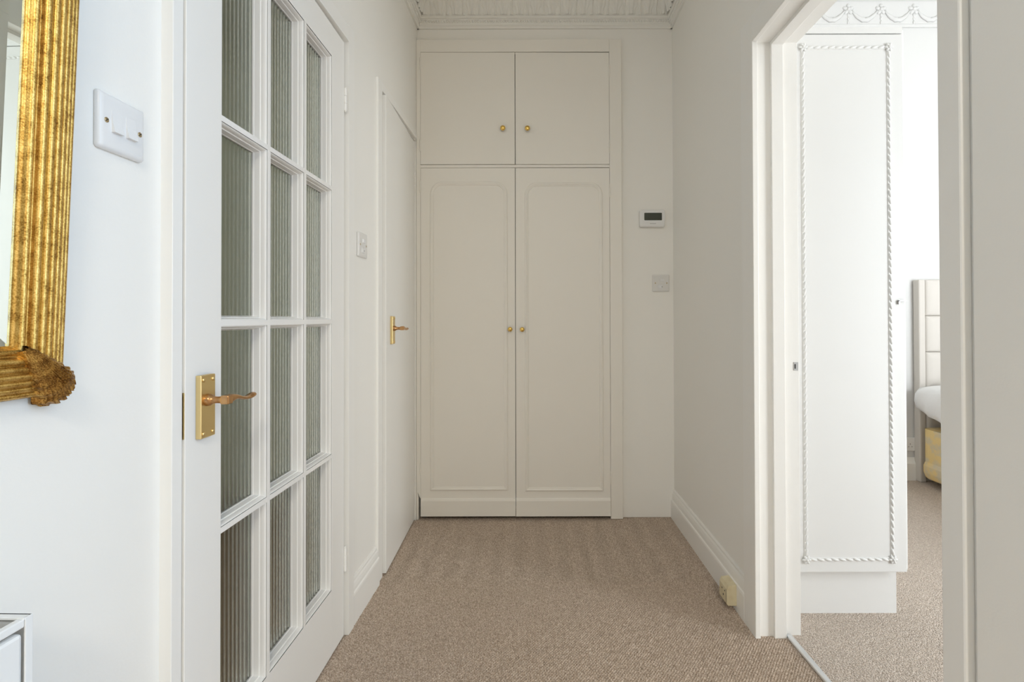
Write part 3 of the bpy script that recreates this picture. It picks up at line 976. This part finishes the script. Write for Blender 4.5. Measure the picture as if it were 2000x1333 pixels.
mb = MB().box(0.022, 0.030, -RL, -0.0036, RH - 0.018, RH - 0.003)
for k in range(60):
    mb.box(0.030, RDp - 0.0095, -0.010 - k * 0.0163, -0.0036 - k * 0.0163, RH - 0.012, RH - 0.005)
obj('top_rail', MB().box(RDp - 0.0085, RDp - 0.0002, -RL, -0.0084, RH - 0.0105, RH - 0.001, 0.0015), M_RAD, RD)
obj('top_grille', mb, M_GRIL, RD, label='grey slotted top grille')
for yb in (-0.25, -0.85):
    obj('wall_bracket', MB().box(0.0, 0.021, yb, yb + 0.04, 0.10, 0.50), M_RAD, RD)

# ------------------------------------------------------------------ wardrobe in the bedroom
WY = 1.775
WX0, WX1 = 0.884, 1.309
WZ0, WZ1 = 0.166, 2.034
wd = thing('wardrobe', T(WX0, WY, 0.002), 'white wardrobe with a rope beaded door just inside the bedroom', 'wardrobe')


def wb(x0, x1, y0, y1, z0, z1, c=0.0):
    return MB().box(x0 - WX0, x1 - WX0, y0 - WY, y1 - WY, z0 - 0.002, z1 - 0.002, c)


obj('carcass', wb(WX0, WX1, WY + 0.020, WY + 0.56, WZ0, 2.060, 0.0015), M_WARD, wd)
obj('top_board', wb(WX0, 1.292, WY + 0.002, WY + 0.020, WZ1 + 0.0042, 2.060, 0.001), M_WARD, wd)
obj('shadow_gap', wb(WX0, 1.291, WY + 0.012, WY + 0.020, WZ1, WZ1 + 0.0042), M_DARK, wd)  # dark strip paints the shade between door and top board
obj('plinth', wb(WX0, 1.283, WY + 0.042, WY + 0.50, 0.002, WZ0), M_WARD, wd)
dr = obj('door', wb(WX0 + 0.002, 1.292, WY, WY + 0.019, WZ0, WZ1, 0.0025), M_WARD, wd)
bx0, bx1, bz0, bz1 = 0.943 - WX0, 1.241 - WX0, 0.2110 - 0.002, 1.9870 - 0.002
obj('bead_backing', MB().ring([(bx0 - 0.007, bz0 - 0.007), (bx1 + 0.007, bz0 - 0.007), (bx1 + 0.007, bz1 + 0.007), (bx0 - 0.007, bz1 + 0.007)],
                             [(0, 0), (0.001, -0.0022), (0.013, -0.0022), (0.014, 0)], lambda u, wv, h: (u, h, wv)), M_WARD, dr)
BEAD = MB().lathe([(0.0006, -0.0128), (0.0028, -0.0105), (0.0044, -0.0045), (0.0046, 0.0030), (0.0034, 0.0085), (0.0016, 0.0118), (0.0004, 0.0128)],
                  lambda a, b, h: (h, b, a), 10).mesh('bead')
BEAD.materials.append(M_WARD)
ROS = MB()
ROS.lathe([(0.0045, 0.0), (0.0045, -0.007), (0.0022, -0.0095), (0.0004, -0.0098)], lambda a, b, h: (a, h, b), 10)
for k in range(6):
    a = k * PI / 3
    ROS.lathe([(0.0006, -0.0075), (0.0044, -0.004), (0.0050, 0.0), (0.0034, 0.005), (0.0005, 0.008)],
              lambda p, q, h, a=a: ((0.0085 + h) * math.cos(a) - q * math.sin(a), p * 0.8 - 0.002, (0.0085 + h) * math.sin(a) + q * math.cos(a)), 8)
ROS = ROS.mesh('rosette')
ROS.materials.append(M_WARD)
nv, nh = 73, 12
for k in range(1, nv):
    z = bz0 + (bz1 - bz0) * k / nv
    for x, s in ((bx0, 1), (bx1, -1)):
        obj('bead', BEAD, M_WARD, dr, T(x, -0.002, z) @ Matrix.Rotation(-PI / 2 + s * 0.27, 4, 'Y'))
for k in range(1, nh):
    x = bx0 + (bx1 - bx0) * k / nh
    for z, s in ((bz0, 1), (bz1, -1)):
        obj('bead', BEAD, M_WARD, dr, T(x, -0.002, z) @ Matrix.Rotation(s * 0.27, 4, 'Y'))
for x in (bx0, bx1):
    for z in (bz0, bz1):
        obj('rosette', ROS, M_WARD, dr, T(x, -0.002, z))
hx, hz = 1.272 - WX0, 1.099
obj('latch', MB().box(hx - 0.006, hx + 0.019, -0.006, -0.001, hz + 0.0015, hz + 0.0050).box(hx - 0.006, hx - 0.0015, -0.006, 0.0005, hz - 0.009, hz + 0.004),
    M_STEEL, dr, label='tiny dark metal latch')

# ------------------------------------------------------------------ bedroom cornice with flower swags
BZ = 2.925
bc = thing('trim_7', T(0.875, BY, 0), 'white plaster cornice with flower swags above the wardrobe', 'cornice', ST)
bprof = [(0, BZ), (0.012, BZ), (0.012, BZ + 0.012), (0.016, BZ + 0.016), (0.012, BZ + 0.022), (0.012, BZ + 0.165), (0.030, BZ + 0.170), (0.034, BZ + 0.182), (0.040, BZ + 0.186)] \
    + [(0.040 + 0.13 * (1 - math.cos(a)), BZ + 0.19 + 0.15 * math.sin(a)) for a in [PI / 2 * i / 8 for i in range(9)]] + [(0.18, 3.30), (0, 3.30)]
obj('moulding', MB().prism(bprof, lambda u, wv, t: (t, -u, wv), 0.0, 3.22), M_BEDW, bc)
FL = MB()
FL.lathe([(0.012, 0.0), (0.012, -0.010), (0.006, -0.014), (0.0006, -0.0145)], lambda a, b, h: (a, h, b), 12)
for k in range(5):
    a = k * 2 * PI / 5 + PI / 2
    FL.lathe([(0.001, -0.018), (0.011, -0.010), (0.0130, 0.0), (0.010, 0.011), (0.001, 0.017)],
             lambda p, q, h, a=a: ((0.021 + h) * math.cos(a) - q * math.sin(a), p * 0.7 - 0.001, (0.021 + h) * math.sin(a) + q * math.cos(a)), 8)
FL = FL.mesh('flower')
FL.materials.append(M_BEDW)


def swag_mesh(span, drop, r):
    rings = []
    for i in range(13):
        t = i / 12
        x = span * t
        z = -drop * (1 - (2 * t - 1) ** 2)
        rr = r * (0.45 + 0.75 * math.sin(PI * t)) * (1 + 0.18 * math.cos(i * 2.6))
        tang = Vector((span, 0, -drop * (-4 * (2 * t - 1)))).normalized()
        nn = Vector((-tang.z, 0, tang.x))
        rings.append([tuple(Vector((x, -0.002, z)) + nn * (rr * math.cos(b)) + Vector((0, -1, 0)) * (rr * 0.8 * max(-0.1, math.sin(b)))) for b in [2 * PI * k / 10 for k in range(10)]])
    return MB().loft(rings).mesh('swag')


SW = swag_mesh(0.165, 0.060, 0.013)
SW.materials.append(M_BEDW)
DROP = MB()
for k in range(3):
    DROP.lathe([(0.001, -0.014), (0.007, -0.006), (0.008, 0.003), (0.001, 0.014)], lambda p, q, h, k=k: (p, q * 0.7 - 0.001, -0.036 - k * 0.024 + h), 8)
DROP = DROP.mesh('husk_drop')
DROP.materials.append(M_BEDW)
for k in range(14):
    x = 0.11 + k * 0.212
    obj('flower', FL, M_BEDW, bc, T(x, -0.012, BZ + 0.115))
    obj('husk_drop', DROP, M_BEDW, bc, T(x, -0.012, BZ + 0.115))
    if k < 13:
        obj('swag', SW, M_BEDW, bc, T(x + 0.0235, -0.012, BZ + 0.105))

# ------------------------------------------------------------------ bed
HX0, HX1, HY = 2.452, 3.88, 3.244
hb = thing('headboard', T(HX0, HY, 0.002), 'tall grey upholstered headboard with stitched panels against the bedroom wall', 'headboard')
obj('upholstered_frame', MB().box(0.0, 0.042, 0.004, 0.058, 0.0, 1.286, 0.008).box(HX1 - HX0 - 0.042, HX1 - HX0, 0.004, 0.058, 0, 1.286, 0.008)
    .box(0.030, HX1 - HX0 - 0.030, 0.030, 0.058, 0.20, 1.284), M_HEADB, hb)
zs = [0.30, 0.598, 0.828, 1.058, 1.288]
nc = 4
pw = (HX1 - HX0 - 0.084) / nc
for c in range(nc):
    for r in range(4):
        z0, z1 = zs[r] - 0.002, zs[r + 1] - 0.002
        mb = MB()
        slab(mb, pw - 0.001, z1 - z0 - 0.001, 0.008, [(0.0, 0.034), (0.0, 0.016), (0.004, 0.006), (0.014, 0.001), (0.040, -0.002)],
             lambda u, v, t, c=c, z0=z0, z1=z1: (0.042 + (c + 0.5) * pw + u, t, (z0 + z1) / 2 + v), True)
        obj('panel', mb, M_HEADB, hb)
BX0, BX1, BY0, BY1 = 2.432, 3.9, 1.28, 3.230
bed = thing('bed_base', T(BX0, BY0, 0.002), 'divan bed base in yellow and grey damask with castors', 'bed')
mb = MB()
slab(mb, 1.46, 1.93, 0.05, [(0.010, 0.045), (0.0, 0.055), (-0.008, 0.085), (-0.008, 0.125), (0.0, 0.150), (0.0, 0.352)],
     lambda u, v, t: (0.735 + u, 0.975 + v, t))
obj('base', mb, M_VAL, bed)
for x, y in ((0.12, 1.84), (1.35, 1.84), (0.12, 0.10), (1.35, 0.10)):
    cs = obj('castor', MB().lathe([(0.020, -0.010), (0.022, -0.006), (0.022, 0.006), (0.020, 0.010)], lambda a, b, h, x=x, y=y: (x + h, y + a, 0.022 + b), 14)
             .box(x - 0.012, x + 0.012, y - 0.006, y + 0.006, 0.030, 0.050), M_STEEL, bed)
mb = MB()
rings = []
ny = 40
for j in range(ny):
    y = BY0 + 0.02 + (BY1 - 0.008 - BY0 - 0.02) * j / (ny - 1)
    e = min(1.0, 0.35 + 6 * min(j, ny - 1 - j) / (ny - 1)) ** 0.4
    ring = []
    n = 36
    for i in range(n):
        a = 2 * PI * i / n
        cx, cz = math.cos(a), math.sin(a)
        px = math.copysign(abs(cx) ** 0.42, cx)
        pz = math.copysign(abs(cz) ** 0.55, cz)
        wob = 0.012 * math.sin(j * 0.9 + i * 0.7) + 0.008 * math.sin(j * 2.1 - i * 1.3)
        ring.append((3.165 + px * (0.775 * (0.97 + 0.03 * e) + wob), y, max(0.357, 0.525 + pz * (0.155 * e + wob * 0.5)) if abs(px) < 0.93 else 0.525 + pz * (0.175 * e + wob * 0.5)))
    rings.append(ring)
mb.loft(rings)
o = obj('duvet', MB().add([(x - 3.165, y - 2.2, z - 0.40) for x, y, z in mb.v], mb.f, True), M_LINEN, None, T(3.165, 2.2, 0.40),
        'puffy white duvet lying on the bed base', 'duvet')

sx = thing('power_socket', T(2.460, BY, 0.232), 'white power socket low on the bedroom wall beside the headboard', 'socket')
mb = MB()
slab(mb, 0.146, 0.086, 0.005, [(0.001, -0.0005), (0.0, -0.003), (0.0, -0.0075), (0.003, -0.010)], lambda u, v, t: (u, t, v))
obj('plate', mb, M_PLAS, sx)
for k in (-1, 1):
    for dx, dz, w_, h_ in ((0, 0.008, 0.003, 0.007), (-0.011, -0.010, 0.006, 0.003), (0.011, -0.010, 0.006, 0.003)):
        obj('pin_slot', MB().box(k * 0.036 + dx - w_ / 2, k * 0.036 + dx + w_ / 2, -0.0106, -0.0099, dz - h_ / 2 - 0.006, dz + h_ / 2 - 0.006), M_HOLE, sx)
